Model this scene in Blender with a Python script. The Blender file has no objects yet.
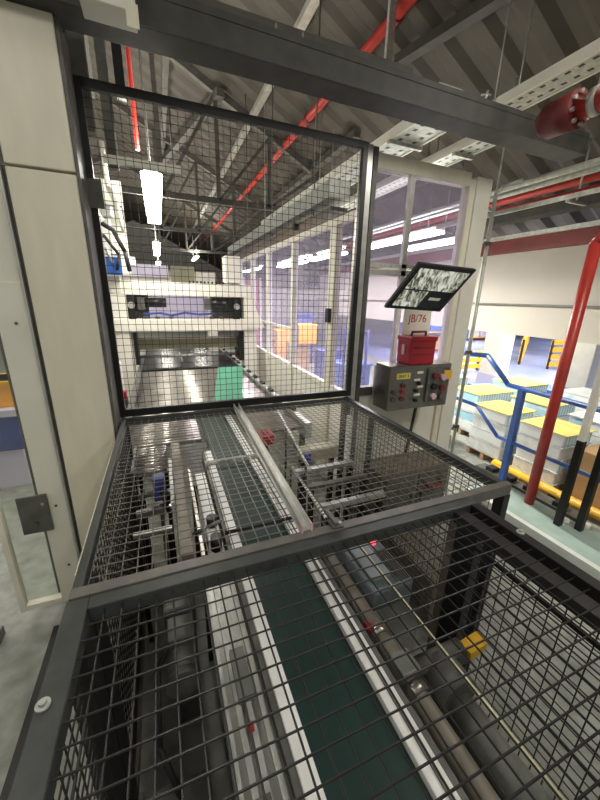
import bpy, math, random
from mathutils import Vector, Matrix
random.seed(7)
scn = bpy.context.scene
col = scn.collection
ZF = 2.6                       # eye height above the concrete floor; heights below are given from the eye level

# ------------------------------------------------------------------ materials
def mat(name, c, rough=.5, metal=0.0, var=.12, scale=6.0, bump=0.0, spec=.5, stretch=None):
    m = bpy.data.materials.new(name); m.use_nodes = True
    nt = m.node_tree; b = nt.nodes['Principled BSDF']
    b.inputs['Roughness'].default_value = rough
    b.inputs['Metallic'].default_value = metal
    b.inputs['Specular IOR Level'].default_value = spec
    tc = nt.nodes.new('ShaderNodeTexCoord'); n = nt.nodes.new('ShaderNodeTexNoise')
    n.inputs['Scale'].default_value = scale; n.inputs['Detail'].default_value = 5
    if stretch:
        mp = nt.nodes.new('ShaderNodeMapping'); mp.inputs['Scale'].default_value = stretch
        nt.links.new(tc.outputs['Object'], mp.inputs['Vector']); nt.links.new(mp.outputs['Vector'], n.inputs['Vector'])
    else:
        nt.links.new(tc.outputs['Object'], n.inputs['Vector'])
    r = nt.nodes.new('ShaderNodeValToRGB')
    r.color_ramp.elements[0].position = .3; r.color_ramp.elements[1].position = .7
    r.color_ramp.elements[0].color = tuple(max(0, x*(1-var)) for x in c)+(1,)
    r.color_ramp.elements[1].color = tuple(min(1, x*(1+var)) for x in c)+(1,)
    nt.links.new(n.outputs['Fac'], r.inputs['Fac']); nt.links.new(r.outputs['Color'], b.inputs['Base Color'])
    if bump:
        bp = nt.nodes.new('ShaderNodeBump'); bp.inputs['Strength'].default_value = bump
        nt.links.new(n.outputs['Fac'], bp.inputs['Height']); nt.links.new(bp.outputs['Normal'], b.inputs['Normal'])
    return m
def emit(name, c, s):
    m = bpy.data.materials.new(name); m.use_nodes = True; nt = m.node_tree
    nt.nodes.clear(); o = nt.nodes.new('ShaderNodeOutputMaterial'); e = nt.nodes.new('ShaderNodeEmission')
    e.inputs['Color'].default_value = (*c, 1); e.inputs['Strength'].default_value = s
    nt.links.new(e.outputs[0], o.inputs[0]); return m
def glass(name, tint, refl=.12, haze=.0, hazecol=(.8, .8, 1)):
    m = bpy.data.materials.new(name); m.use_nodes = True; nt = m.node_tree; nt.nodes.clear()
    o = nt.nodes.new('ShaderNodeOutputMaterial'); t = nt.nodes.new('ShaderNodeBsdfTransparent')
    t.inputs['Color'].default_value = (*tint, 1)
    g = nt.nodes.new('ShaderNodeBsdfGlossy'); g.inputs['Roughness'].default_value = .03
    f = nt.nodes.new('ShaderNodeFresnel'); f.inputs['IOR'].default_value = 1.5
    mx = nt.nodes.new('ShaderNodeMixShader')
    ge = nt.nodes.new('ShaderNodeNewGeometry'); mt = nt.nodes.new('ShaderNodeMath'); mt.operation = 'MULTIPLY_ADD'; mt.use_clamp = True
    mt.inputs[1].default_value = -1.0; nt.links.new(ge.outputs['Backfacing'], mt.inputs[0]); nt.links.new(f.outputs[0], mt.inputs[2])   # reflect at the outer face only
    nt.links.new(mt.outputs[0], mx.inputs[0]); nt.links.new(t.outputs[0], mx.inputs[1]); nt.links.new(g.outputs[0], mx.inputs[2])
    d1 = nt.nodes.new('ShaderNodeBsdfDiffuse'); d1.inputs['Color'].default_value = (*hazecol, 1)
    d2 = nt.nodes.new('ShaderNodeBsdfTranslucent'); d2.inputs['Color'].default_value = (*hazecol, 1)
    d = nt.nodes.new('ShaderNodeMixShader'); nt.links.new(d1.outputs[0], d.inputs[1]); nt.links.new(d2.outputs[0], d.inputs[2])
    m2 = nt.nodes.new('ShaderNodeMixShader'); m2.inputs[0].default_value = haze
    nt.links.new(mx.outputs[0], m2.inputs[1]); nt.links.new(d.outputs[0], m2.inputs[2]); nt.links.new(m2.outputs[0], o.inputs[0])
    return m
def stripes(name, c1, c2, scale, axis='X', rough=.4):
    m = bpy.data.materials.new(name); m.use_nodes = True; nt = m.node_tree; b = nt.nodes['Principled BSDF']
    b.inputs['Roughness'].default_value = rough
    tc = nt.nodes.new('ShaderNodeTexCoord'); w = nt.nodes.new('ShaderNodeTexWave')
    w.bands_direction = axis; w.inputs['Scale'].default_value = scale; w.inputs['Distortion'].default_value = 1.5
    r = nt.nodes.new('ShaderNodeValToRGB'); r.color_ramp.elements[0].color = (*c1, 1); r.color_ramp.elements[1].color = (*c2, 1)
    r.color_ramp.elements[0].position = .25; r.color_ramp.elements[1].position = .65
    nt.links.new(tc.outputs['Object'], w.inputs['Vector']); nt.links.new(w.outputs['Fac'], r.inputs['Fac']); nt.links.new(r.outputs['Color'], b.inputs['Base Color'])
    return m
M = dict(
    black=mat('black_painted_steel', (.010, .010, .0095), .42, .0, .3),
    rail=mat('dark_grey_painted_steel', (.042, .047, .045), .38, .0, .25, 14),
    railb=mat('worn_brown_grey_steel', (.115, .11, .098), .40, .0, .25, 14),
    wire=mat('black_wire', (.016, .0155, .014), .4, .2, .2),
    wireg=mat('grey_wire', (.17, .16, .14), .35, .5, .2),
    cream=mat('cream_cladding', (.74, .705, .57), .38, .0, .07, 3, stretch=(3, 3, .6)),
    creamlt=mat('pale_cladding', (.74, .73, .64), .4, .0, .05, 3),
    white=mat('white_paint', (.80, .775, .68), .45, .0, .05),
    plastic=mat('white_plastic_guide', (.82, .82, .80), .35, .0, .05),
    alu=mat('aluminium', (.55, .55, .52), .34, .75, .12, 12),
    steel=mat('stainless_steel', (.27, .255, .225), .30, .85, .15, 9),
    galv=mat('galvanised_steel', (.50, .52, .48), .42, .55, .2, 18),
    dgal=mat('dull_grey_steel', (.12, .12, .11), .5, .3, .25, 10),
    mach=mat('grey_machine_paint', (.14, .145, .132), .5, .1, .25, 10),
    tan=mat('brown_grey_machine', (.165, .143, .112), .5, .1, .25, 10),
    belt=mat('green_belt', (.007, .030, .025), .42, .0, .18, 5),
    belt2=mat('bright_green_belt', (.085, .30, .19), .5, .0, .15, 6),
    roller=mat('dark_roller', (.34, .32, .29), .30, .7, .2, 10),
    dtable=mat('dark_conveyor_bed', (.035, .033, .036), .25, .2, .3, 6),
    red=mat('red_paint', (.44, .040, .030), .32, .0, .15, 5),
    redd=mat('dark_red_paint', (.16, .022, .02), .5, .0, .2, 4),
    redpl=mat('red_plastic', (.36, .012, .02), .3, .0, .08),
    blue=mat('blue_paint', (.03, .115, .42), .35, .0, .12),
    navy=mat('blue_plastic', (.05, .07, .30), .4, .0, .2),
    yellow=mat('yellow_paint', (.80, .46, .03), .42, .0, .12, 7),
    ysheet=mat('yellow_card_sheet', (.82, .70, .16), .6, .0, .12, 5),
    orange=mat('orange_plastic', (.85, .38, .04), .5, .0, .12),
    card=mat('brown_cardboard', (.48, .30, .14), .7, .0, .1),
    slab=mat('pale_green_coating', (.34, .45, .41), .4, .0, .12, 6),
    slabedge=mat('pale_grey_edge', (.62, .66, .62), .4, .0, .08),
    concrete=mat('concrete', (.25, .262, .235), .55, .0, .3, 7, .15),
    bluefloor=mat('blue_painted_floor', (.30, .36, .62), .25, .0, .18, .5),
    roof=mat('roof_sheet', (.052, .044, .033), .7, .0, .25, 1.2),
    beam=mat('dark_roof_steel', (.043, .042, .036), .55, .0, .3, 8),
    truss=mat('truss_steel', (.07, .065, .055), .6, .0, .3, 6),
    purlin=mat('grey_purlin', (.30, .29, .25), .5, .2, .2, 8),
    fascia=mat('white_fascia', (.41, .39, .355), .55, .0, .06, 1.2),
    wall=mat('pale_wall', (.70, .68, .64), .7, .0, .08, .7),
    rubber=mat('black_rubber', (.012, .012, .013), .6, .0, .2),
    screenk=mat('screen_black', (.012, .013, .016), .15, .0, .1),
    pipecl=mat('grey_clamp', (.5, .5, .45), .4, .5, .15),
    wood=mat('pallet_wood', (.42, .30, .17), .75, .0, .2, 10),
    lilac=mat('lilac_panel', (.62, .58, .74), .4, .0, .06, 1.0),
    olive=mat('olive_panel', (.26, .25, .16), .5, .0, .12),
    tapew=mat('clear_wrap_layer', (.74, .77, .77), .25, .0, .12, 9),
    tube=emit('fluorescent_tube', (1, .97, .90), 20),
    redled=emit('red_indicator', (1, .08, .12), 2.5),
    pane=glass('acrylic_pane', (.90, .88, .97), haze=.13, hazecol=(.82, .78, .97)),
    paneclear=glass('clear_acrylic', (.93, .95, .92), haze=.04, hazecol=(.8, .85, .8)),
    pack=stripes('wrapped_blue_white_packs', (.36, .60, .74), (.80, .84, .84), 4.5),
    hazard=stripes('hazard_stripe', (.02, .02, .02), (.85, .5, .03), 3, 'DIAGONAL'),
    pink=mat('pinkish_plastic', (.62, .42, .44), .4, .0, .1),
    txtw=mat('white_lettering', (.85, .85, .85), .5),
    txtr=mat('red_lettering', (.45, .02, .03), .5),
    txtk=mat('black_lettering', (.02, .02, .02), .5),
)
# screen: camera picture made of pale blotches
def screen_mat():
    m = bpy.data.materials.new('lit_screen_picture'); m.use_nodes = True; nt = m.node_tree; nt.nodes.clear()
    o = nt.nodes.new('ShaderNodeOutputMaterial'); e = nt.nodes.new('ShaderNodeEmission')
    tc = nt.nodes.new('ShaderNodeTexCoord'); mp = nt.nodes.new('ShaderNodeMapping'); mp.inputs['Scale'].default_value = (9, 3, 5)
    mp.inputs['Rotation'].default_value = (.2, .4, .5)
    n = nt.nodes.new('ShaderNodeTexNoise'); n.inputs['Scale'].default_value = 2.6; n.inputs['Detail'].default_value = 3; n.inputs['Distortion'].default_value = 1.2
    r = nt.nodes.new('ShaderNodeValToRGB'); cr = r.color_ramp
    cr.elements[0].position = .36; cr.elements[0].color = (.05, .055, .05, 1); cr.elements[1].position = .6; cr.elements[1].color = (.78, .80, .70, 1)
    k = cr.elements.new(.47); k.color = (.33, .33, .24, 1)
    nt.links.new(tc.outputs['Object'], mp.inputs[0]); nt.links.new(mp.outputs[0], n.inputs['Vector']); nt.links.new(n.outputs['Fac'], r.inputs[0])
    nt.links.new(r.outputs[0], e.inputs[0]); e.inputs[1].default_value = .8; nt.links.new(e.outputs[0], o.inputs[0]); return m
M['picture'] = screen_mat()

# ------------------------------------------------------------------ mesh helpers
class MB:
    def __init__(s): s.v = []; s.f = []; s.smooth = set()
    def add(s, vs, fs, sm=False):
        o = len(s.v); s.v += [Vector(v) for v in vs]
        for f in fs:
            if sm: s.smooth.add(len(s.f))
            s.f.append([o+i for i in f])
        return s
    def box(s, x0, x1, y0, y1, z0, z1):
        return s.add([(x0,y0,z0),(x1,y0,z0),(x1,y1,z0),(x0,y1,z0),(x0,y0,z1),(x1,y0,z1),(x1,y1,z1),(x0,y1,z1)],
            [(3,2,1,0),(4,5,6,7),(0,1,5,4),(1,2,6,5),(2,3,7,6),(3,0,4,7)])
    def bar(s, p, q, w, h, up=(0,0,1)):
        p = Vector(p); q = Vector(q); d = (q-p).normalized(); u = Vector(up)
        if abs(d.dot(u)) > .98: u = Vector((0,1,0))
        a = d.cross(u).normalized(); b = a.cross(d).normalized(); a = a*w/2; b = b*h/2
        return s.add([p-a-b,p+a-b,p+a+b,p-a+b,q-a-b,q+a-b,q+a+b,q-a+b],
            [(3,2,1,0),(4,5,6,7),(0,1,5,4),(1,2,6,5),(2,3,7,6),(3,0,4,7)])
    def cyl(s, p, q, r, n=14, r2=None, cap=True):
        p = Vector(p); q = Vector(q); d = (q-p).normalized(); u = Vector((0,0,1)) if abs(d.z) < .9 else Vector((1,0,0))
        a = d.cross(u).normalized(); b = a.cross(d).normalized(); r2 = r if r2 is None else r2
        vs = [p+(a*math.cos(t)+b*math.sin(t))*r for t in [2*math.pi*i/n for i in range(n)]]
        vs += [q+(a*math.cos(t)+b*math.sin(t))*r2 for t in [2*math.pi*i/n for i in range(n)]]
        s.add(vs, [(i, n+i, n+(i+1) % n, (i+1) % n) for i in range(n)], n > 5)
        if cap:
            o = len(s.v)-2*n; s.f.append([o+i for i in range(n)]); s.f.append([o+n+i for i in range(n)][::-1])
        return s
    def tube(s, pts, r, n=10):
        for a, b in zip(pts[:-1], pts[1:]):
            s.cyl(a, b, r, n)
        for a in pts[1:-1]: s.ball(a, r*1.0, 6, n)
        return s
    def ball(s, c, r, a=8, n=12, sz=1.0):
        c = Vector(c); vs = []; fs = []
        for i in range(a+1):
            t = math.pi*i/a
            for j in range(n):
                p = 2*math.pi*j/n; vs.append(c+Vector((r*math.sin(t)*math.cos(p), r*math.sin(t)*math.sin(p), sz*r*math.cos(t))))
        for i in range(a):
            for j in range(n): fs.append((i*n+j, (i+1)*n+j, (i+1)*n+(j+1) % n, i*n+(j+1) % n))
        return s.add(vs, fs, True)
    def prism(s, poly, axis, a, b):
        n = len(poly)
        def mk(u, v, t): return {'x': (t,u,v), 'y': (u,t,v), 'z': (u,v,t)}[axis]
        return s.add([mk(u,v,a) for u,v in poly]+[mk(u,v,b) for u,v in poly],
            [tuple(range(n)), tuple(range(2*n-1, n-1, -1))]+[(i, n+i, n+(i+1) % n, (i+1) % n) for i in range(n)])
    def net(s, axis, c, u0, u1, v0, v1, pitch=.053, r=.0032):
        nu = max(1, round((u1-u0)/pitch)); nv = max(1, round((v1-v0)/pitch))
        def P(u, v, k): return {'x': (c+k,u,v), 'y': (u,c+k,v), 'z': (u,v,c+k)}[axis]
        for i in range(nu+1):
            u = u0+(u1-u0)*i/nu; s.cyl(P(u,v0,0), P(u,v1,0), r, 5, cap=False)
        for i in range(nv+1):
            v = v0+(v1-v0)*i/nv; s.cyl(P(u0,v,r*1.4), P(u1,v,r*1.4), r, 5, cap=False)
        return s
    def build(s, name, m, parent=None, bevel=0.0):
        off = Vector((0,0,0)); o = parent
        while o is not None: off += o.location; o = o.parent
        me = bpy.data.meshes.new(name)
        if parent is None:
            xs = [v.x for v in s.v]; ys = [v.y for v in s.v]; zs = [v.z for v in s.v]
            loc = Vector(((min(xs)+max(xs))/2, (min(ys)+max(ys))/2, min(zs)+ZF))
        else: loc = Vector((0,0,0))
        base = loc if parent is None else off
        me.from_pydata([tuple(v+Vector((0,0,ZF))-base) for v in s.v], [], s.f)
        for i in s.smooth: me.polygons[i].use_smooth = True
        me.validate(); me.update()
        if isinstance(m, str): m = M[m]
        me.materials.append(m)
        ob = bpy.data.objects.new(name, me); col.objects.link(ob); ob.location = loc
        if parent is not None: ob.parent = parent
        if bevel:
            b = ob.modifiers.new('bevel', 'BEVEL'); b.width = bevel; b.segments = 2; b.limit_method = 'ANGLE'
            b.harden_normals = False
        return ob
def box(*a): return MB().box(*a)
def bar(*a, **k): return MB().bar(*a, **k)
def cyl(*a, **k): return MB().cyl(*a, **k)
def tag(o, label, cat, group=None):
    o['label'] = label; o['category'] = cat
    if group: o['group'] = group
    return o
def thing(name, label, cat, loc, group=None):
    o = bpy.data.objects.new(name, None); o.empty_display_size = .1; col.objects.link(o)
    o.location = (loc[0], loc[1], loc[2]+ZF); return tag(o, label, cat, group)
def struct(o): o['kind'] = 'structure'; return o
def text(s, name, size, m, parent, mtx, depth=.001, align='CENTER'):
    c = bpy.data.curves.new(name, 'FONT'); c.body = s; c.size = size; c.extrude = depth; c.align_x = align; c.align_y = 'CENTER'
    t = bpy.data.objects.new('tmp', c); col.objects.link(t)
    me = bpy.data.meshes.new_from_object(t.evaluated_get(bpy.context.evaluated_depsgraph_get()))
    bpy.data.objects.remove(t)
    off = Vector((0,0,0)); o = parent
    while o is not None: off += o.location; o = o.parent
    me.transform(Matrix.Translation(-off) @ Matrix.Translation((0,0,ZF)) @ mtx)
    me.materials.clear(); me.materials.append(M[m])
    ob = bpy.data.objects.new(name, me); col.objects.link(ob); ob.parent = parent; return ob
def facing_front(x, y, z):     # text standing upright, read from -Y
    return Matrix.Translation((x,y,z)) @ Matrix.Rotation(math.radians(90), 4, 'X')
def copy_tree(o, parent=None):
    c = o.copy(); col.objects.link(c)
    if parent is not None: c.parent = parent
    for ch in list(o.children): copy_tree(ch, c)
    return c

FL = -2.6
# ------------------------------------------------------------------ setting
struct(box(-9, 9.3, -5, 42, FL-.15, FL).build('floor', 'concrete'))
struct(box(9.3, 46, -5, 42, FL-.15, FL).build('floor_blue', 'bluefloor'))
# pitched roof of profiled sheet: ribs run down the slope
def roof_side(x0, z0, x1, z1, y0, y1, pitch=.56, d=.085):
    b = MB(); n = int((y1-y0)/pitch); prof = []
    for i in range(n):
        y = y0+i*pitch; prof += [(y, 0), (y+pitch*.30, 0), (y+pitch*.50, -d), (y+pitch*.80, -d)]
    m = len(prof)
    vs = [(x0, y, z0+k) for y, k in prof]+[(x1, y, z1+k) for y, k in prof]
    vs += [(x0, prof[0][0], z0+.12), (x1, prof[0][0], z1+.12), (x1, prof[-1][0], z1+.12), (x0, prof[-1][0], z0+.12)]
    b.add(vs, [(i, i+1, m+i+1, m+i) for i in range(m-1)]+[(2*m, 2*m+1, 2*m+2, 2*m+3)])
    return b
struct(roof_side(-1.5, 6.25, 9.3, .85, -4.5, 40).build('ceiling', 'roof'))
struct(roof_side(-9, 2.5, -1.5, 6.25, -4.5, 40).build('ceiling_left', 'roof'))
struct(box(-9, 9.2, 36, 36.2, FL, 6.2).build('wall_back', 'wall'))
struct(box(-9.2, -9, -5, 36.2, FL, 2.6).build('wall_left', 'wall'))
struct(box(38, 38.2, -5, 42, FL, 3).build('wall_right', 'wall'))
# white clad wall high on the right, above the opening to the lower hall
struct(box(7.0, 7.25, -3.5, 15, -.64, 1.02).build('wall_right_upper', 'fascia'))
struct(box(6.93, 7.0, -3.5, 15, -.03, .0).build('trim_1', 'dgal'))
f = box(6.9, 7.25, -3.5, 15, 1.02, 1.28).build('trim_2', 'redd'); struct(f)
struct(box(6.86, 6.93, -3.5, 15, 1.28, 1.36).build('trim_3', 'galv'))
struct(box(9.2, 40, -4, 40, .9, 1.1).build('ceiling_right', 'wall'))

# ------------------------------------------------------------------ the two wire guard boxes
t = thing('wire_guard_box', 'black steel wire guard box nearest the camera, over the near end of the belt', 'machine guard', (.54, .5, FL))
r_ = MB().box(-.38, -.31, -.1, 1.10, -1.065, -1.0)
r_.box(-.31, 1.46, 1.045, 1.10, -1.06, -1.0); r_.box(-.31, 1.405, -.1, -.04, -1.06, -1.0)
r_.build('top_frame', 'rail', t, .004)
box(1.405, 1.46, -.1, 1.045, -1.06, -1.0).build('side_rail', 'black', t, .003); box(1.29, 1.36, -.04, 1.045, -1.07, -1.015).build('lid_frame', 'black', t, .003)
MB().net('z', -1.02, -.315, 1.41, -.05, 1.05, .0545, .0031).build('top_mesh', 'wire', t)
MB().net('x', -.345, -.05, 1.0, -2.46, -1.05, .0545, .003).build('side_mesh', 'wire', t)
MB().net('x', 1.435, -.05, 1.0, -2.46, -1.05, .0545, .003).build('side_mesh', 'wire', t)
for x in (-.375, 1.40):
    box(x, x+.06, .97, 1.098, FL, -1.065).build('post', 'black', t)
    box(x, x+.06, -.1, -.04, FL, -1.065).build('post', 'black', t)
    box(x, x+.05, -.04, .97, -2.53, -2.46).build('bottom_rail', 'rail', t)
for x, y, s in ((-.36, .77, -1), (1.435, .80, 1)):
    b = MB().cyl((x, y, -1.0), (x, y, -.992), .017, 16); b.cyl((x, y, -.992), (x, y, -.982), .009, 6)
    b.build('bolt', 'galv', t)
for z in (-1.13, -1.2):
    box(1.395, 1.405, -.04, .97, z-.02, z).build('hinge_strip', 'black', t)

t = thing('wire_guard_box', 'dark steel wire guard box between the near guard box and the upright mesh panel', 'machine guard', (.7, 2.05, FL))
r_ = MB().box(-.375, -.342, 1.15, 3.0, -1.05, -1.0); r_.box(1.74, 1.79, 1.15, 3.0, -1.06, -1.0)
r_.box(-.342, 1.74, 2.95, 3.0, -1.06, -1.005); r_.build('top_frame', 'rail', t, .003)
box(-.375, 1.79, 1.103, 1.15, -1.06, -.995).build('front_rail', 'railb', t, .003)
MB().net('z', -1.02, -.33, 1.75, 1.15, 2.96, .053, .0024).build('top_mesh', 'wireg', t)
MB().net('x', -.35, 1.28, 2.95, -2.46, -1.05, .053, .003).build('side_mesh', 'wire', t)
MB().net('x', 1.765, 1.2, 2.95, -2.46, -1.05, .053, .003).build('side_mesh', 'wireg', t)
box(-.375, -.325, 1.15, 1.29, FL, -1.06).build('post', 'black', t); box(1.74, 1.79, 1.10, 1.16, FL, -1.06).build('post', 'black', t)
box(-.375, -.325, 2.94, 3.0, FL, -1.06).build('post', 'black', t); box(1.72, 1.79, 2.92, 3.0, FL, -1.06).build('post', 'black', t)
box(1.45, 1.54, 1.13, 1.19, FL, -1.06).build('post', 'tan', t)
box(-.405, -.395, 1.30, 2.68, -2.46, -1.07).build('outer_sheet', 'cream', t)
box(-.375, -.325, 1.29, 2.94, -2.53, -2.46).build('bottom_rail', 'tan', t); box(1.74, 1.79, 1.16, 2.92, -2.53, -2.46).build('bottom_rail', 'rail', t)
box(1.74, 1.78, 2.46, 2.50, -2.46, -1.06).build('middle_post', 'rail', t)

# upright mesh panel behind
t = thing('wire_mesh_panel', 'tall black framed wire mesh panel standing upright behind the guard boxes', 'mesh panel', (.7, 3.03, -1.0))
fr = MB().box(-.395, -.345, 3.005, 3.05, -1.0, 1.33); fr.box(1.785, 1.835, 3.005, 3.05, -1.0, 1.33)
fr.box(-.345, 1.785, 3.005, 3.05, 1.275, 1.33); fr.box(-.345, 1.785, 3.005, 3.05, -1.0, -.935); fr.build('frame', 'black', t, .003)
MB().net('y', 3.02, -.35, 1.79, -.94, 1.28, .0535, .0022).build('mesh_infill', 'wire', t)
for z in (.66, -.05):
    box(-.43, -.30, 2.985, 3.005, z-.09, z+.09).build('bracket', 'dgal', t) if z > 0 else box(-.42, -.34, 2.985, 3.005, z-.15, z+.05).build('hinge', 'black', t)

# ------------------------------------------------------------------ cream clad pillar and window on the left
t = thing('clad_pillar', 'tall cream metal clad pillar with dark joints at the left of the mesh panel', 'pillar', (-.6, 2.8, FL))
box(-.755, -.405, 2.70, 2.99, -2.35, .685).build('cladding', 'cream', t, .006)
box(-.755, -.405, 2.70, 2.99, .70, 1.45).build('upper_cladding', 'cream', t, .006)
box(-.41, -.385, 2.72, 2.99, -2.45, 1.45).build('edge_profile', 'dgal', t)
box(-.785, -.755, 2.725, 2.98, -2.45, .69).build('joint', 'dgal', t)
box(-.79, -.775, 2.69, 2.72, -2.4, .8).build('bead', 'alu', t)
box(-1.6, -.785, 2.72, 2.98, .05, 1.45).build('header_panel', 'creamlt', t)
box(-.955, -.785, 2.705, 2.98, -2.45, .05).build('side_strip', 'creamlt', t, .004)
box(-.70, -.45, 2.72, 2.95, FL, -2.35).build('foot', 'black', t)
for z in (-1.55, -.2, -2.1): cyl((-.86, 2.70, z), (-.86, 2.706, z), .01, 10).build('screw', 'dgal', t)
t = thing('window_frame', 'white framed clear window low at the left edge beside the cream pillar', 'window', (-1.08, 2.74, -2.45))
fr = MB().box(-1.235, -1.195, 2.70, 2.76, -2.45, .05); fr.box(-1.195, -.955, 2.70, 2.76, -2.45, -2.40); fr.build('frame', 'white', t, .004)
box(-1.195, -.957, 2.735, 2.742, -2.40, .05).build('pane', 'paneclear', t)
t = thing('perforated_post', 'dark perforated steel post with white discs for the light in its holes behind the left window', 'post', (-1.03, 3.03, FL))
box(-1.075, -.985, 3.0, 3.06, FL, .3).build('channel', 'dgal', t)
b = MB()
for i in range(40): b.cyl((-.998, 2.999, -1.55+i*.036), (-.998, 2.9955, -1.55+i*.036), .0065, 8)
b.build('holes', 'white', t)  # white discs painted on in place of light coming through from behind
t = thing('hinge_plate', 'dull grey metal plate bolted across the lower left window edge', 'plate', (-.99, 2.69, -1.74))
box(-1.085, -.90, 2.68, 2.70, -1.74, -1.43).build('plate', 'dgal', t, .004); cyl((-1.0, 2.68, -1.66), (-1.0, 2.665, -1.66), .02, 12).build('bolt', 'dgal', t)
cyl((-.93, 2.68, -1.5), (-.93, 2.67, -1.5), .012, 12).build('bolt', 'galv', t)
t = thing('frame_leg', 'white square frame leg at the far left edge by the window', 'leg', (-1.4, 2.68, FL))
box(-1.47, -1.38, 2.60, 2.68, -2.52, .0).build('leg', 'white', t, .005); box(-1.48, -1.36, 2.58, 2.70, FL, -2.52).build('foot', 'dgal', t)
tag(box(-1.02, -.93, .2, 2.62, FL, FL+.012).build('floor_channel', 'rubber'), 'dark narrow channel strip running along the grey floor at lower left', 'channel')
# things seen through that window
t = thing('storage_crate', 'orange plastic crate on the blue bin seen through the left window', 'crate', (-2.05, 5.5, -1.5))
box(-2.5, -1.86, 5.3, 5.8, -1.47, -1.12).build('body', 'orange', t, .01); box(-2.53, -1.83, 5.27, 5.83, -1.16, -1.12).build('rim', 'yellow', t)
t = thing('storage_bin', 'blue bin under the orange crate seen through the left window', 'bin', (-2.1, 5.5, FL))
box(-2.6, -1.86, 5.2, 5.9, -2.05, -1.52).build('body', 'navy', t, .02); box(-2.65, -1.81, 5.15, 5.95, -1.56, -1.475).build('rim', 'lilac', t)
box(-2.55, -1.9, 5.25, 5.85, FL, -2.05).build('plinth', 'lilac', t)

# ------------------------------------------------------------------ main belt conveyor under the guards
t = thing('belt_conveyor', 'dark green flat belt conveyor between white guide strips under the guard boxes', 'conveyor', (.48, 1.5, FL))
box(.345, .665, -.1, 4.3, -1.53, -1.50).build('belt', 'belt', t, .006)
for x0, x1 in ((.285, .345), (.665, .735)):
    box(x0, x1, -.1, 3.15 if x0 < .5 else 4.3, -1.52, -1.475).build('guide_strip', 'plastic', t, .004)
box(.26, .285, -.1, 3.15, -1.62, -1.49).build('side_frame', 'dgal', t); box(.735, .77, -.1, 4.3, -1.62, -1.50).build('side_frame', 'dgal', t)
box(.285, .735, -.1, 3.0, -1.62, -1.535).build('bed', 'dtable', t)
b = MB(); b.box(.70, .705, -.1, 4.3, -1.475, -1.465); b.build('guide_ridge', 'dgal', t)
for y in (.1, 1.4, 2.8):
    for x in (.29, .70): box(x, x+.05, y, y+.06, FL, -1.62).build('leg', 'dgal', t)
box(.26, .77, 2.82, 2.85, -1.475, -1.44).build('cross_bar', 'galv', t); cyl((.26, 1.83, -1.45), (.77, 1.83, -1.45), .012, 10).build('cross_rod', 'black', t)
t = thing('side_bed', 'grooved grey metal bed running along the left of the green belt', 'conveyor bed', (.16, .7, FL))
b = MB(); b.box(.09, .255, -.1, 1.62, -1.62, -1.55); b.build('bed', 'alu', t)
for x in (.09, .135, .175, .225): box(x, x+.022, -.1, 1.62, -1.55, -1.515).build('rib', 'galv', t, .003)
box(.14, .19, .45, .62, -1.515, -1.49).build('sensor', 'dgal', t); box(.165, .185, .80, .83, -1.515, -1.505).build('red_mark', 'redpl', t)
box(.15, .21, .9, 1.1, -1.52, -1.48).build('clamp', 'mach', t)
for y in (.2, 1.3): box(.13, .20, y, y+.06, FL, -1.62).build('leg', 'dgal', t)
t = thing('guide_rail', 'bright steel guide rail beside the belt near the far left of the guard box', 'rail', (.2, 2.3, FL))
box(.16, .24, 1.85, 2.75, -1.53, -1.50).build('plate', 'plastic', t); box(.10, .125, 1.7, 2.8, -1.52, -1.47).build('rail', 'steel', t, .003)
for y in (1.8, 2.0): MB().cyl((.2, y, -1.53), (.2, y, -1.43), .035, 14).build('roller', 'black', t)
cyl((.062, 1.9, -1.46), (.26, 1.98, -1.46), .01, 8).build('rod', 'steel', t)
for y in (1.9, 2.6): box(.11, .16, y, y+.05, FL, -1.53).build('leg', 'black', t)
t = thing('dark_profile', 'dark upright edged profile running lengthwise left of the steel guide rail', 'profile', (.03, 2.6, FL))
box(-.02, .055, 1.55, 3.05, -1.50, -1.30).build('profile', 'tan', t, .005); box(-.05, -.02, 2.3, 3.05, -1.5, -1.46).build('strip', 'plastic', t)
for y in (2.1, 2.8): box(-.01, .045, y, y+.06, FL, -1.5).build('leg', 'black', t)
t = thing('sensor_unit', 'small dark blue sensor block on a bracket at the left inside the far guard box', 'sensor', (-.1, 2.6, FL))
box(-.17, -.08, 2.5, 2.62, -1.55, -1.36).build('body', 'navy', t, .006); box(-.30, -.05, 2.42, 2.47, -1.62, -1.57).build('bracket', 'alu', t)
cyl((-.12, 2.45, FL), (-.12, 2.45, -1.55), .018, 10).build('stem', 'dgal', t); cyl((-.12, 2.5, -1.45), (-.06, 2.38, -1.62), .015, 10).build('connector', 'black', t)
for k, (y, z, lb) in enumerate(((2.75, -1.62, 'shiny flat cross bar at the far left behind the blue sensor'), (2.2, -1.60, 'shiny flat cross bar nearest the camera at left under the far guard'), (2.9, -1.5, 'topmost shiny cross bar at the far left under the upright panel'))):
    t = thing('cross_bar', lb, 'bar', (-.15, y, FL))
    box(-.31, -.055, y, y+.045, z-.03, z).build('bar', 'galv', t, .003)
    for x in (-.3, -.09): box(x, x+.03, y+.005, y+.04, FL, z-.03).build('leg', 'black', t)
t = thing('gear_motor', 'grey gear motor with a black cable left of the grooved bed', 'motor', (-.06, 1.7, FL))
box(-.13, .04, 1.56, 1.80, -1.86, -1.66).build('gearbox', 'mach', t, .015); cyl((-.05, 1.56, -1.76), (-.05, 1.26, -1.76), .075, 20).build('motor_body', 'mach', t)
cyl((-.05, 1.26, -1.76), (-.05, 1.22, -1.76), .08, 20).build('fan_cover', 'dgal', t); box(-.11, .02, 1.36, 1.5, -1.70, -1.64).build('terminal_box', 'dgal', t, .006)
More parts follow.
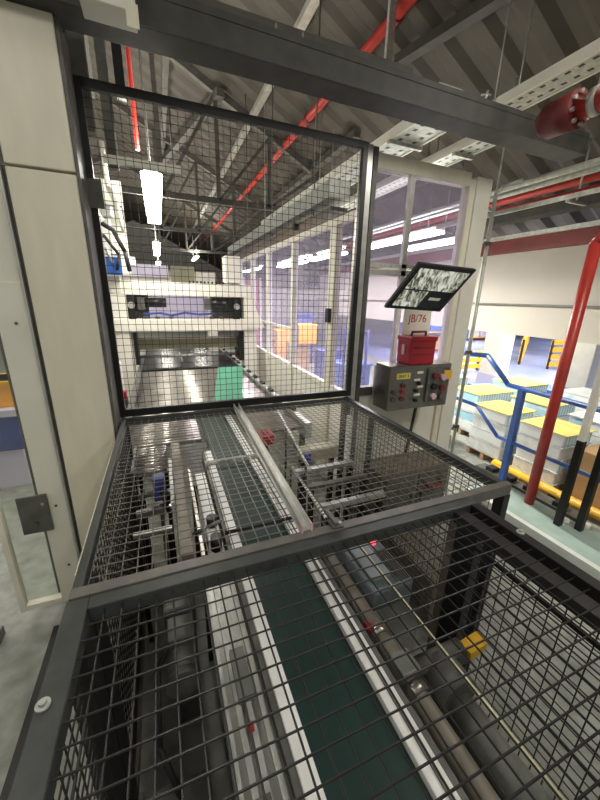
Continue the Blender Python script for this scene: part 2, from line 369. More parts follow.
MB().tube([(-.1, 1.4, -1.68), (-.16, 1.3, -1.72), (-.17, 1.1, -1.9), (-.1, 1.0, -2.1)], .014).build('cable', 'rubber', t)
for y in (1.58, 1.74): box(-.12, .03, y, y+.04, FL, -1.86).build('stand', 'dgal', t)
t = thing('floor_plate', 'pale grey sheet metal tray low at the left inside the near guard box', 'tray', (-.14, .6, FL))
box(-.29, .03, .05, 1.15, -2.32, -2.29).build('tray', 'mach', t); 
for x in (-.29, .01): box(x, x+.02, .05, 1.15, -2.29, -2.24).build('lip', 'dgal', t)
for y in (.1, 1.05): box(-.25, 0, y, y+.04, FL, -2.32).build('foot', 'black', t)

# right of the belt
t = thing('drive_shaft', 'long brown grey shaft with collars running beside the right of the green belt', 'shaft', (.84, .8, FL))
cyl((.85, -.1, -1.56), (.85, 1.52, -1.56), .042, 18).build('tube', 'tan', t)
for y in (.68, .95): cyl((.85, y, -1.56), (.85, y+.05, -1.56), .055, 18).build('collar', 'steel', t)
box(.80, .90, .74, .84, -1.62, -1.49).build('bearing_block', 'mach', t, .008); cyl((.79, 1.0, -1.52), (.82, 1.0, -1.52), .022, 12).build('red_cap', 'redpl', t)
for y in (.3, 1.2): box(.82, .88, y, y+.06, FL, -1.60).build('leg', 'dgal', t)
t = thing('drive_unit', 'bluish grey drive unit with a lit red lamp under the near guard box', 'drive unit', (1.05, 1.36, FL))
box(.93, 1.20, 1.14, 1.55, -1.72, -1.50).build('body', mat('blue_grey_paint', (.16, .20, .22), .4, .1, .2), t, .02)
cv = box(.95, 1.08, 1.20, 1.5, -1.50, -1.47).build('cover', mat('pale_blue_grey', (.28, .33, .35), .4, .1, .2), t, .008)
cyl((1.14, 1.47, -1.50), (1.14, 1.47, -1.485), .02, 14).build('lamp', 'redled', t)
b = MB()
for i in range(7): b.box(1.09+.014*i, 1.097+.014*i, 1.16, 1.4, -1.50, -1.492)
b.build('fins', 'dgal', t); box(.98, 1.15, 1.2, 1.5, FL, -1.72).build('pedestal', 'black', t)
t = thing('support_plate', 'dull grey angled plate beside the shaft under the near guard box', 'plate', (1.0, .95, FL))
MB().prism([(.91, .82), (.91, 1.12), (1.12, 1.12), (1.10, .98)], 'z', -1.66, -1.60).build('plate', 'mach', t, .004)
box(1.0, 1.08, 1.02, 1.1, FL, -1.66).build('stand', 'dgal', t)
t = thing('thin_rod', 'thin pale yellow rod running lengthwise over the shaft on the right', 'rod', (.99, .8, FL))
cyl((.99, -.1, -1.42), (.99, 1.64, -1.42), .0085, 10).build('rod', mat('pale_yellow_rod', (.62, .58, .38), .35, .2, .1), t)
for y in (.2, 1.61): cyl((1.0, y, FL), (1.0, y, -1.42), .012, 10).build('stanchion', 'black', t)
t = thing('gear_motor', 'dark gear motor with round housing and yellow tag at right under the near guard box', 'motor', (1.2, .75, FL))
cyl((1.13, .70, -1.75), (1.13, .86, -1.75), .10, 22).build('housing', 'dgal', t); cyl((1.13, .30, -1.80), (1.13, .70, -1.80), .075, 20).build('motor_body', 'mach', t)
cyl((1.0, .86, -1.70), (1.28, .86, -1.70), .04, 16).build('cross_shaft', 'dgal', t)
box(1.02, 1.26, .35, .62, -1.92, -1.86).build('base_plate', 'dgal', t); box(1.08, 1.2, .4, .6, FL, -1.92).build('stand', 'black', t)
MB().prism([(1.29, -1.68), (1.40, -1.66), (1.395, -1.70), (1.37, -1.72), (1.30, -1.735)], 'y', .80, .87).build('yellow_tag', 'yellow', t)
box(1.24, 1.34, .82, .86, -1.78, -1.70).build('tag_arm', 'dgal', t)
# things under the far guard, right
t = thing('guide_rod', 'long thin white rod right of the aluminium channel under the guard', 'rod', (1.1, 3.0, FL))
cyl((.99, 2.15, -1.30), (1.24, 3.83, -1.30), .011, 10).build('rod', 'plastic', t)
for y, x in ((2.28, 1.01), (3.11, 1.133)): cyl((x, y, FL), (x, y, -1.31), .012, 8).build('stanchion', 'black', t)
t = thing('dashed_guide', 'row of white guide beads on a rod running down to the near rail', 'guide', (.95, 2.1, FL))
cyl((.95, 1.75, -1.47), (.99, 2.55, -1.47), .007, 8).build('rod', 'black', t)
b = MB()
for i in range(20):
    y = 1.77+i*.039; x = .95+.04*(y-1.75)/.8; b.cyl((x, y, -1.47), (x, y+.024, -1.47), .0115, 8)
b.build('beads', 'plastic', t)
for y in (1.8, 2.5): cyl((.96, y, FL), (.96, y, -1.475), .010, 8).build('stanchion', 'black', t)
t = thing('control_block', 'pale yellowish block with a blue knob under the far right of the guard', 'machine block', (1.4, 2.9, FL))
box(1.22, 1.64, 2.85, 3.0, -1.62, -1.50).build('body', mat('pale_olive_block', (.38, .36, .24), .5), t, .008); box(1.23, 1.30, 2.80, 2.85, -1.62, -1.51).build('blue_knob', 'navy', t, .006)
for x in (1.25, 1.58): box(x, x+.04, 2.9, 2.96, FL, -1.62).build('leg', 'black', t)
t = thing('red_switch_box', 'small red switch box beside the aluminium channel under the mesh', 'switch', (.9, 3.5, FL))
box(.84, .97, 3.0, 3.18, -1.44, -1.34).build('body', 'redpl', t, .008); box(.86, .92, 3.05, 3.15, FL, -1.44).build('stand', 'black', t); box(.86, .92, 3.05, 3.13, -1.34, -1.32).build('cap', 'redd', t)
for k, (y, z, mm, lb) in enumerate(((2.62, -1.58, 'galv', 'bright cross member near the blue knob block under the guard'), (2.36, -1.6, 'dgal', 'dull middle cross member under the far guard at right'), (2.08, -1.62, 'galv', 'bright cross member closest to the near rail at right under the far guard'))):
    t = thing('cross_member', lb, 'bar', (1.4, y, FL))
    box(1.08, 1.70, y, y+.06, z-.04, z).build('bar', mm, t, .003)
    for x in (1.1, 1.64): box(x, x+.04, y+.01, y+.05, FL, z-.04).build('leg', 'black', t)
box_ = box(1.15, 1.32, 2.16, 2.19, -1.56, -1.55)
t = thing('white_upright', 'narrow white upright strip inside the right wall of the far guard box', 'post', (1.68, 2.7, FL))
box(1.655, 1.70, 2.72, 2.76, FL, -1.12).build('strip', 'plastic', t)
box(1.64, 1.715, 2.70, 2.78, FL, FL+.02).build('foot', 'galv', t)
t = thing('machine_cabinet', 'brown grey machine cabinet with a red cable outside the right mesh of the far guard', 'cabinet', (2.45, 2.75, FL))
box(2.0, 2.95, 2.55, 2.9, FL, -1.75).build('body', 'tan', t, .015); d = box(2.05, 2.45, 2.53, 2.55, -2.4, -1.82).build('door', 'dgal', t, .006); box(2.40, 2.42, 2.51, 2.53, -2.15, -2.05).build('handle', 'black', d)
d = box(2.5, 2.9, 2.53, 2.55, -2.4, -1.82).build('door', 'dgal', t, .006); box(2.53, 2.55, 2.51, 2.53, -2.15, -2.05).build('handle', 'black', d)
MB().tube([(2.55, 2.5, -1.9), (2.62, 2.48, -2.0), (2.75, 2.48, -1.97), (2.8, 2.5, -1.85)], .022).build('red_cable', 'redd', t)
t = thing('floor_box', 'low tan box on the floor outside the right mesh', 'box', (1.99, 2.0, FL))
box(1.84, 2.25, 1.55, 2.3, FL, -2.2).build('body', 'tan', t, .01); box(1.82, 2.27, 1.53, 2.32, -2.2, -2.16).build('lid', 'tan', t, .006)
tag(cyl((2.5, 1.95, -1.62), (2.56, 2.0, -1.58), .05, 12).build('yellow_cap', 'yellow'), 'small yellow cap seen through the right mesh near the blue railing', 'cap')
bpy.data.objects.remove(bpy.data.objects['yellow_cap'])

# channel lying on the guard
t = thing('aluminium_channel', 'long aluminium channel lying lengthwise on top of the far guard mesh', 'channel', (.58, 2.1, -1.0))
p0 = Vector((.522, 1.16, 0)); p1 = Vector((.63, 3.0, 0)); dx = .023
b = MB(); za = -1.008; 
b.bar((.522, 1.16, za+.003), (.585, 2.99, za+.003), .056, .005)
b.bar((.522-dx, 1.16, za+.025), (.585-dx, 2.99, za+.025), .005, .045); b.bar((.522+dx, 1.16, za+.025), (.585+dx, 2.99, za+.025), .005, .045)
b.build('channel', 'alu', t)
b = MB(); b.bar((.521, 1.135, za+.003), (.522, 1.16, za+.003), .058, .007); b.bar((.521-dx, 1.135, za+.025), (.522-dx, 1.16, za+.025), .006, .046); b.bar((.521+dx, 1.135, za+.025), (.522+dx, 1.16, za+.025), .006, .046)
b.build('pink_end', 'pink', t)
t = thing('rail_latch', 'small grey latch on the rail between the guard boxes right of the channel', 'latch', (.71, 1.15, -1.0))
box(.635, .69, 1.105, 1.17, -.994, -.980).build('plate', 'dgal', t, .004); box(.645, .665, 1.11, 1.22, -.980, -.962).build('lug', 'mach', t, .004); cyl((.675, 1.12, -.980), (.675, 1.12, -.970), .009, 6).build('nut', 'galv', t)

# ------------------------------------------------------------------ roller table beyond
t = thing('roller_table', 'wide dark shiny roller table stretching away beyond the upright mesh panel', 'roller conveyor', (.48, 6.5, FL))
for k in range(62):
    y = 3.22+k*.055
    if y < 4.35:
        cyl((-.40, y, -1.385), (.27, y, -1.385), .0245, 12).build('roller', 'roller', t); cyl((.80, y, -1.385), (1.38, y, -1.385), .0245, 12).build('roller', 'tan', t)
    else: cyl((-.40, y, -1.385), (1.38, y, -1.385), .0245, 12).build('roller', 'roller', t)
box(-.335, -.31, 2.66, 3.2, -1.42, -1.36).build('short_frame', 'dgal', t); box(-.33, -.315, 2.7, 2.75, FL, -1.42).build('leg', 'dgal', t)
for k in range(9): cyl((-.31, 2.70+k*.055, -1.385), (-.06, 2.70+k*.055, -1.385), .0245, 12).build('roller', 'roller', t)
box(-.40, 1.38, 6.62, 10.0, -1.42, -1.35).build('bed', 'dtable', t)
for x in (-.05, .33, .75): box(x, x+.03, 7.4, 8.6, -1.35, -1.342).build('strip', 'alu', t)
box(-.47, -.40, 3.15, 10, -1.50, -1.32).build('side_frame', 'dgal', t); box(1.38, 1.45, 3.15, 10, -1.50, -1.32).build('side_frame', 'galv', t)
b = MB()
for i in range(14): b.box(1.39, 1.44, 3.6+i*.45, 3.75+i*.45, -1.32, -1.29)
b.build('stops', 'black', t)
box(-.40, 1.38, 9.9, 10.1, -1.35, -1.25).build('end_plate', 'black', t)
for y in (3.3, 5.5, 7.7, 9.7):
    for x in (-.46, 1.39): box(x, x+.05, y, y+.06, FL, -1.5).build('leg', 'dgal', t)
t = thing('inclined_belt', 'short bright green inclined belt on the roller table behind the mesh panel', 'conveyor', (.8, 4.5, FL))
MB().add([(.52,4.05,-1.25),(.88,4.05,-1.25),(1.07,4.87,-.99),(.71,4.87,-.99),(.52,4.05,-1.29),(.88,4.05,-1.29),(1.07,4.87,-1.03),(.71,4.87,-1.03)],
    [(0,1,2,3),(7,6,5,4),(0,4,5,1),(1,5,6,2),(2,6,7,3),(3,7,4,0)]).build('belt', 'belt2', t)
for x, y, z in ((.62,4.25,-1.25),(.84,4.25,-1.25),(.78,4.8,-1.06),(1.0,4.8,-1.06)): cyl((x, y, -1.36), (x, y, z), .014, 8).build('leg', 'galv', t)

# bridge machine over the table
t = thing('gantry_machine', 'pale cream gantry machine bridging the roller table beyond the mesh panel', 'machine', (.5, 7.2, FL))
box(-.75, 1.75, 7.0, 7.25, -.02, .22).build('upper_beam', 'white', t, .01); box(-.85, 1.88, 6.95, 7.25, -.68, -.45).build('lower_beam', 'white', t, .01)
box(-.85, -.55, 7.0, 7.3, FL, -.02).build('upright', 'white', t); box(1.6, 1.85, 7.0, 7.3, FL, -.02).build('upright', 'white', t)
MB().prism([(1.62, .0), (1.72, .0), (2.02, -.62), (1.62, -.62)], 'y', 6.93, 7.0).build('gusset', 'white', t)
box(1.25, 1.55, 7.02, 7.35, .25, .75).build('head_box', 'white', t, .01)
box(-.75, -.2, 7.3, 7.5, -.45, -.02).build('back_plate', 'dgal', t); box(1.0, 1.6, 7.3, 7.5, -.45, -.02).build('back_plate', 'dgal', t)
for x0, x1 in ((-.25, .12), (.95, 1.25)):
    d = cyl((x0, 7.1, -.15), (x1, 7.1, -.15), .085, 16).build('motor', 'black', t); box(x0-.12, x0, 7.05, 7.2, -.27, -.06).build('gearbox', 'dgal', d)
for x in (-.48, 1.45): 
    box(x-.06, x+.06, 7.02, 7.15, -.45, -.02).build('column', 'black', t); cyl((x, 6.99, -.2), (x, 7.02, -.2), .06, 14).build('pulley', 'alu', t)
MB().tube([(-.3, 7.08, -.36), (0, 7.06, -.34), (.2, 7.06, -.38), (.45, 7.07, -.33), (.7, 7.06, -.36), (1.0, 7.07, -.34)], .022).build('blue_hose', 'navy', t)
for x in (-.3, -.1, .15, .9, 1.1): box(x, x+.08, 7.0, 7.06, -.44, -.40).build('valve', 'steel', t)
b = MB()
for i in range(10): b.box(.55+i*.07, .58+i*.07, 7.0, 7.05, .22, .26)
b.build('cable_clips', 'black', t)
box(-.5, 1.55, 7.3, 7.7, -1.06, -.86).build('hood', 'olive', t, .01); cyl((-.45, 7.3, -1.20), (1.5, 7.3, -1.20), .03, 14).build('pinch_roller', 'alu', t)
box(-.52, -.46, 7.1, 7.6, -1.32, -.68).build('hanger', 'black', t); box(1.5, 1.6, 7.1, 7.6, -1.32, -.68).build('hanger', 'black', t)
t = thing('machine_housing', 'long pale lilac and white housing behind the gantry machine', 'machine', (.4, 9.2, FL))
box(-1.3, 1.3, 8.6, 9.2, .18, .52).build('upper_panel', 'white', t, .01); box(-1.2, .25, 8.5, 8.6, .36, .62).build('light_panel', 'lilac', t, .01)
box(-.9, 1.5, 8.8, 9.0, -.62, .10).build('back_panel', 'lilac', t); box(.30, .80, 8.45, 8.6, .1, .62).build('olive_panel', 'olive', t, .01)
box(-1.3, -1.1, 8.7, 9.1, FL, .18).build('leg', 'white', t); box(1.1, 1.3, 8.7, 9.1, FL, .18).build('leg', 'white', t)
t = thing('valve_station', 'cluttered white pneumatic station with cables left of the roller table', 'machine', (-.7, 5.3, FL))
box(-1.0, -.60, 5.0, 5.5, FL, -.95).build('cabinet', 'white', t, .01); box(-.78, -.60, 4.9, 5.0, -1.05, -.75).build('valve_block', 'galv', t, .006)
for z in (-.85, -.98, -1.15): cyl((-.72, 4.88, z), (-.60, 4.88, z), .03, 12).build('regulator', 'black', t)
box(-.56, -.50, 4.7, 4.8, -1.32, -1.22).build('red_knob', 'redpl', t, .008); box(-.60, -.50, 4.68, 4.85, FL, -1.32).build('knob_stand', 'dgal', t)
MB().tube([(-.65, 4.9, -.8), (-.58, 4.75, -.95), (-.55, 4.6, -1.15), (-.55, 4.3, -1.3)], .015).build('hose', 'rubber', t)
t = thing('machine_cladding', 'pale upright machine cladding with dark joints far left behind the mesh panel', 'machine', (-1.1, 7.0, FL))
box(-2.2, -.42, 6.9, 7.0, .3, 1.75).build('cladding', 'creamlt', t, .01)
for z in (.62, .98, 1.36): box(-2.2, -.43, 6.885, 6.9, z, z+.02).build('joint', 'dgal', t)
for x in (-.72, -1.02): box(x, x+.02, 6.885, 6.9, .3, 1.75).build('joint', 'dgal', t)
for x in (-2.1, -1.2): box(x, x+.06, 6.92, 6.98, FL, .3).build('leg', 'white', t)
t = thing('pipe_cluster', 'tangle of pale ducts and cables high on the left behind the mesh panel', 'ducting', (-.75, 6, FL))
for x, y, zb, zt in ((-.82, 6.0, FL, 2.4), (-1.05, 6.6, FL, 3.0)): box(x-.08, x+.08, y, y+.2, zb, zt).build('duct', 'galv', t, .01)
box(-1.3, -.55, 5.9, 6.0, .55, 1.05).build('white_box', 'creamlt', t, .01); box(-.78, -.45, 5.6, 5.75, .25, .48).build('valve_box', 'blue', t, .01)
box(-1.1, -.5, 5.75, 5.85, .0, .24).build('panel', 'white', t, .01)
MB().tube([(-.95, 5.7, .95), (-.7, 5.6, .93), (-.5, 5.6, .82), (-.38, 5.6, .55), (-.35, 5.6, .3)], .03).build('black_hose', 'rubber', t)
MB().tube([(-.9, 5.7, .8), (-.8, 5.6, .5), (-.62, 5.6, .6), (-.55, 5.6, .4)], .022).build('foil_hose', 'galv', t)
MB().tube([(-.95, 5.55, 1.5), (-.72, 5.5, 1.1), (-.6, 5.5, .9)], .035).build('white_hose', 'white', t)
MB().tube([(-.52, 5.8, 1.9), (-.50, 5.7, 1.35), (-.42, 5.6, 1.15), (-.36, 5.6, .8)], .03).build('white_hose', 'white', t)
box(-.62, -.48, 5.6, 5.8, .98, 1.12).build('filter_bowl', 'galv', t, .02); box(-.44, -.28, 5.9, 6.0, .40, .52).build('white_box', 'white', t, .01)
MB().tube([(-.85, 5.5, .62), (-.6, 5.45, .72), (-.45, 5.5, .5), (-.5, 5.5, .3)], .02).build('black_hose', 'rubber', t)

# ------------------------------------------------------------------ glazed guard wall along the right of the table
t = thing('glazed_guard', 'long acrylic guard wall with pale posts along the right of the roller table', 'guard wall', (2.12, 6.5, FL))
for y, w, mm in ((3.52, .12, 'white'), (4.08, .16, 'cream'), (5.5, .10, 'white'), (6.95, .10, 'white'), (8.25, .10, 'white'), (9.6, .1, 'white')):
    box(2.07, 2.17, y-w/2, y+w/2, FL, .86).build('post', mm, t, .006)
box(2.07, 2.17, 3.4, 9.7, .86, .94).build('top_rail', 'white', t, .006); box(2.08, 2.16, 3.4, 9.7, -1.22, -1.14).build('bottom_rail', 'white', t, .006)
box(2.09, 2.15, 5.5, 9.6, -.55, -.50).build('middle_rail', 'white', t)
box(2.11, 2.13, 3.4, 9.7, FL, -1.22).build('kick_panel', 'white', t)
for y0, y1 in ((3.58, 4.0), (4.16, 5.45), (5.55, 6.9), (7.0, 8.2), (8.3, 9.55)): box(2.115, 2.121, y0, y1, -1.14, .86).build('pane', 'pane', t)
box(2.03, 2.07, 4.02, 4.12, -.3, -.12).build('latch', 'black', t); cyl((1.96, 5.2, 1.02), (2.04, 5.2, 1.02), .05, 14).build('camera_bracket', 'black', t)
t = thing('cable_duct', 'grey cable duct hung above the long glazed guard', 'duct', (2.3, 7, 1.15))
box(2.05, 2.35, 4.2, 11, 1.20, 1.40).build('duct', 'galv', t, .006); box(2.08, 2.32, 4.2, 11, 1.06, 1.10).build('lower_tray', 'dgal', t)
for y in (5, 7, 9, 10.8): cyl((2.2, y, 1.08), (2.2, y, 4.35), .012, 8).build('hanger_rod', 'dgal', t)

# glazing facing us, right of the mesh panel
t = thing('glazed_guard', 'glazed guard frame facing the camera behind the tilted monitor', 'guard wall', (2.65, 3.2, FL))
box(1.86, 1.95, 3.10, 3.20, FL, 1.36).build('post', 'alu', t, .005); box(1.97, 2.02, 3.12, 3.2, FL, 1.36).build('post', 'dgal', t)
box(3.22, 3.30, 3.14, 3.24, FL, 1.27).build('post', 'cream', t, .005); box(3.30, 3.52, 3.12, 3.34, FL, 1.30).build('corner_post', 'creamlt', t, .008)
box(2.02, 3.22, 3.14, 3.24, 1.20, 1.33).build('top_rail', 'cream', t, .005)
box(2.02, 3.22, 3.14, 3.24, .25, .31).build('transom', 'alu', t, .005); box(2.02, 3.22, 3.14, 3.24, .33, .37).build('transom_bead', 'galv', t)
box(2.02, 3.22, 3.15, 3.24, -1.06, -.96).build('sill', 'dgal', t, .004)
box(2.43, 2.49, 3.14, 3.185, -.96, 1.2).build('mullion', 'alu', t)
for z0, z1 in ((.37, 1.20), (-.96, .25)): box(2.02, 3.22, 3.19, 3.196, z0, z1).build('pane', 'pane', t)
box(2.02, 3.22, 3.18, 3.21, FL, -1.06).build('kick_panel', 'creamlt', t)
t = thing('vertical_conduit', 'thin galvanised conduit pipe climbing the right side of the pale corner post', 'conduit', (3.57, 3.12, FL))
MB().tube([(3.57, 3.10, FL), (3.57, 3.10, 1.16), (3.60, 3.06, 1.22), (3.75, 2.95, 1.28)], .022, 12).build('pipe', 'galv', t)
for z in (.65, -.6, -1.6): box(3.53, 3.60, 3.07, 3.118, z-.02, z+.02).build('clip', 'dgal', t)

# ------------------------------------------------------------------ control box, red lockout box, monitor
t = thing('control_box', 'stainless steel control box with buttons under the red box', 'control box', (2.5, 2.9, -1.15))
box(2.17, 3.0, 2.80, 3.07, -1.15, -.66).build('enclosure', 'steel', t, .008)
box(2.25, 2.43, 2.793, 2.80, -.80, -.735).build('yellow_label', 'ysheet', t)
text('UNIT 5', 'label_lettering', .045, 'txtk', t, facing_front(2.34, 2.792, -.768))
for x, z, mm in ((2.34, -.87, 'redd'), (2.34, -.94, 'redpl'), (2.34, -1.02, 'redd'), (2.23, -.94, 'dgal'), (2.23, -1.02, 'dgal')):
    b = cyl((x, 2.80, z), (x, 2.772, z), .024, 16).build('button', mm, t)
for x, z in ((2.52, -.74), (2.49, -.82), (2.54, -.90), (2.51, -.99)): box(x, x+.08, 2.795, 2.80, z-.012, z+.012).build('tag_plate', 'white', t)
for x, z in ((2.55, -.86), (2.53, -1.05), (2.52, -.94)): cyl((x, 2.80, z), (x, 2.77, z), .02, 14).build('selector', 'black', t)
plate = box(2.66, 2.96, 2.775, 2.80, -1.08, -.70).build('button_plate', 'dgal', t, .004)
for i, (x, z) in enumerate(((2.74, -.78), (2.85, -.80), (2.74, -.90), (2.86, -.92), (2.74, -1.01), (2.86, -1.02))):
    cyl((x, 2.775, z), (x, 2.73, z), .034, 16).build('push_button', ('redd', 'pink', 'black', 'redd', 'pink', 'dgal')[i], plate)
box(2.88, 2.99, 2.77, 2.78, -.83, -.73).build('yellow_plate', 'yellow', t)
MB().tube([(2.62, 2.86, -1.15), (2.58, 2.84, -1.35), (2.52, 2.82, -1.7)], .017).build('cable', 'rubber', t)
for x in (2.2, 2.9): box(x, x+.05, 3.09, 3.14, -1.1, -.7).build('wall_bracket', 'galv', t)
t = thing('lockout_box', 'bright red metal carry box standing on the steel control box', 'box', (2.5, 2.92, -.66))
box(2.42, 2.76, 2.83, 3.05, -.66, -.40).build('body', 'redpl', t, .012); box(2.41, 2.77, 2.82, 3.06, -.41, -.36).build('lid', 'redpl', t, .01)
MB().tube([(2.50, 2.94, -.365), (2.51, 2.94, -.32), (2.69, 2.94, -.32), (2.70, 2.94, -.365)], .013).build('handle', 'redd', t)
box(2.405, 2.42, 2.92, 2.96, -.56, -.45).build('latch', 'pink', t); 
for z in (-.48, -.55): box(2.46, 2.72, 2.824, 2.832, z-.008, z+.008).build('ridge', 'redd', t)
t = thing('notice_plate', 'white notice plate with red lettering between the monitor and the red box', 'sign', (2.5, 3.08, -.66))
box(2.48, 2.86, 3.072, 3.082, -.66, .02).build('plate', 'white', t); text('JB/76', 'red_lettering', .12, 'txtr', t, facing_front(2.67, 3.070, -.19))
# monitor: tilted flat display
t = thing('flat_monitor', 'black flat monitor tilted upward showing a pale camera picture', 'monitor', (2.07, 2.27, .1))
A = Vector((1.719, 2.381, -.061)); B = Vector((2.263, 2.332, -.086))          # lower corners
Cc = Vector((1.871, 2.202, .279)); D = Vector((2.414, 2.153, .254))
u = ((B-A)+(D-Cc))/2; v = ((Cc-A)+(D-B))/2; nrm = u.cross(v).normalized()
if nrm.dot(A) > 0: nrm = -nrm
sg = 1
c0 = (A+B+Cc+D)/4
def quad(s0, s1, t0, t1, d0, d1):
    def P(s, tt): return A*(1-s)*(1-tt)+B*s*(1-tt)+Cc*(1-s)*tt+D*s*tt
    vs = [P(s, tt)+nrm*d for d in (d0, d1) for s, tt in ((s0,t0),(s1,t0),(s1,t1),(s0,t1))]
    return MB().add(vs, [(3,2,1,0),(4,5,6,7),(0,1,5,4),(1,2,6,5),(2,3,7,6),(3,0,4,7)])
quad(0, 1, 0, 1, -.035, .0).build('casing', 'rubber', t, .006)
scr = quad(.06, .94, .07, .93, .0, .003).build('screen', 'screenk', t)
quad(.07, .93, .47, .91, .003, .005).build('picture_pane', 'picture', scr); quad(.07, .50, .08, .44, .003, .005).build('picture_pane', 'picture', scr)
quad(.60, .80, .26, .32, .003, .005).build('white_caption', 'white', scr)
MB().tube([c0-nrm*.035*sg, c0-nrm*.16*sg, (2.55, 3.0, .06), (2.60, 3.13, .08)], .022, 12).build('arm', 'galv', t); box(2.52, 2.68, 3.12, 3.15, .04, .24).build('wall_plate', 'galv', t)

# ------------------------------------------------------------------ right side: railing, pole, slab
t = thing('raised_slab', 'pale green coated raised edge slab beside the near guard box at right', 'slab', (4.05, 1.4, FL))
box(3.85, 4.42, -1.5, 2.95, FL, -2.5).build('slab', 'slab', t); box(3.78, 3.85, -1.5, 2.95, FL, -2.495).build('edge', 'slabedge', t)
t = thing('tube_railing', 'blue tubular handrail with a sloping end on the right', 'railing', (4.4, 2.2, FL))
MB().tube([(4.4, 4.3, -.80), (4.4, 3.48, -.74), (4.4, 3.08, -1.08), (4.4, -.5, -1.14)], .034, 12).build('handrail', 'blue', t)
MB().tube([(4.4, 4.3, -1.50), (4.4, 3.5, -1.52), (4.4, 3.08, -1.86), (4.4, -.5, -1.88)], .026, 12).build('lower_rail', 'blue', t)
for y in (2.87, .2): box(4.36, 4.44, y-.035, y+.035, FL, -1.1).build('post', 'blue', t)
box(4.37, 4.43, 4.22, 4.28, FL, -.8).build('post', 'blue', t)
tag(MB().tube([(4.28, 2.38, -2.5), (4.28, 2.38, .62), (4.33, 2.33, .72), (4.6, 2.2, .78)], .058, 18).build('red_pipe', 'red'), 'thick red upright pipe rising from the pale green slab past the blue handrail', 'pipe')
for k, (x, y, lb) in enumerate(((4.10, 1.95, 'white topped black upright post nearest the red pipe'), (4.235, 1.80, 'white topped black upright post at the right edge by the cardboard box'))):
    x += .06
    t = thing('upright_post', lb, 'post', (x, y, FL), 'white topped black posts on the slab')
    box(x-.035, x+.035, y-.035, y+.035, FL+.1, -1.42).build('base_section', 'black', t, .006); box(x-.032, x+.032, y-.032, y+.032, -1.42, .2).build('upper_section', 'white', t, .006)
    cyl((x+.12, y-.02, FL+.1), (x+.12, y-.02, FL+.16), .03, 10).build('floor_bolt', 'white', t)
t = thing('handle_clamp', 'black lever clamp on the blue handrail at the right edge', 'clamp', (4.4, 1.9, -1.1))
box(4.34, 4.50, 1.50, 1.68, -1.09, -1.0).build('clamp', 'rubber', t, .01); MB().tube([(4.44, 1.6, -1.02), (4.52, 1.57, -.7), (4.6, 1.55, -.3)], .03).build('lever', 'rubber', t)
t = thing('bumper_rail', 'yellow tube bumper rail low on the floor in front of the pallets', 'barrier', (4.8, 2, FL))
cyl((4.84, -.5, -2.49), (4.84, 3.35, -2.49), .065, 16).build('tube', 'yellow', t)
for y in (3.2, 2.4, 1.4, .4): box(4.78, 4.90, y-.05, y+.05, FL, -2.46).build('foot', 'black', t)
t = thing('cable_tray', 'small dark tray with black fittings at the foot of the blue post', 'tray', (4.6, 2.7, FL))
box(4.50, 4.70, 1.9, 3.4, -2.54, -2.50).build('tray', 'dgal', t)
for y in (3.2, 2.9, 2.6, 2.2): box(4.52, 4.66, y-.08, y+.04, -2.50, -2.44).build('fitting', 'rubber', t)
for y in (2.0, 3.3): box(4.55, 4.65, y-.03, y+.03, FL, -2.54).build('foot', 'black', t)

# ------------------------------------------------------------------ pallets of wrapped packs
def pallet(x0, x1, y0, y1, ztop, label, layers=4, yel=True):
    t = thing('wrapped_pallet', label, 'pallet load', ((x0+x1)/2, (y0+y1)/2, FL), 'wrapped pallets by the railing')
    b = MB()
    for i in range(5): xx = x0+(x1-x0)*(i+.1)/5; b.box(xx, xx+(x1-x0)*.16, y0, y1, FL+.10, FL+.13)
    for i in range(3): yy = y0+(y1-y0)*i/2.25; b.box(x0, x1, yy, yy+(y1-y0)*.1, FL, FL+.10)
    b.build('pallet', 'wood', t)
    z = FL+.13; h = (ztop-.012-z)/layers
    for i in range(layers):
        j = .012*random.uniform(-1, 1)
        box(x0+.01+j, x1-.01+j, y0+.01-j, y1-.01-j, z+i*h+.012, z+(i+1)*h-.006).build('pack_layer', 'pack' if (i % 2 or i == layers-1) else 'tapew', t, .02)
        box(x0, x1, y0, y1, z+i*h-.004, z+i*h+.012).build('tray_sheet', 'tapew', t)
    if yel: box(x0-.01, x1+.01, y0-.01, y1+.01, ztop-.012, ztop).build('top_sheet', 'ysheet', t)
    else: box(x0-.01, x1+.01, y0-.01, y1+.01, ztop-.012, ztop).build('top_sheet', 'tapew', t)
pallet(4.95, 5.6, 3.35, 4.0, -1.68, 'yellow topped wrapped pallet directly left of the blue railing post')
pallet(4.5, 5.05, 4.45, 5.1, -1.72, 'yellow topped wrapped pallet nearest the conduit and corner post')
pallet(5.5, 6.5, 4.35, 5.0, -1.68, 'wide yellow topped wrapped pallet behind the one by the blue post')
pallet(4.95, 5.6, 2.5, 3.15, -1.70, 'yellow topped wrapped pallet directly behind the red pipe')
pallet(5.85, 6.6, 3.3, 4.0, -1.62, 'yellow topped wrapped pallet in the second row behind the red pipe')
pallet(6.75, 7.6, 4.4, 5.1, -1.62, 'yellow topped wrapped pallet farthest back below the white wall')
pallet(5.9, 6.6, 2.35, 3.05, -1.66, 'white topped wrapped pallet behind the two upright posts', 4, False)
pallet(5.7, 6.5, 5.5, 6.2, -1.64, 'white topped wrapped pallet in the far row behind the sloping handrail end', 4, False)
pallet(7.2, 8.0, 3.2, 4.0, -1.62, 'white topped wrapped pallet at the far right under the white wall', 4, False)
t = thing('cardboard_carton', 'brown cardboard carton behind the white topped posts at right', 'box', (5.2, 2.0, FL))
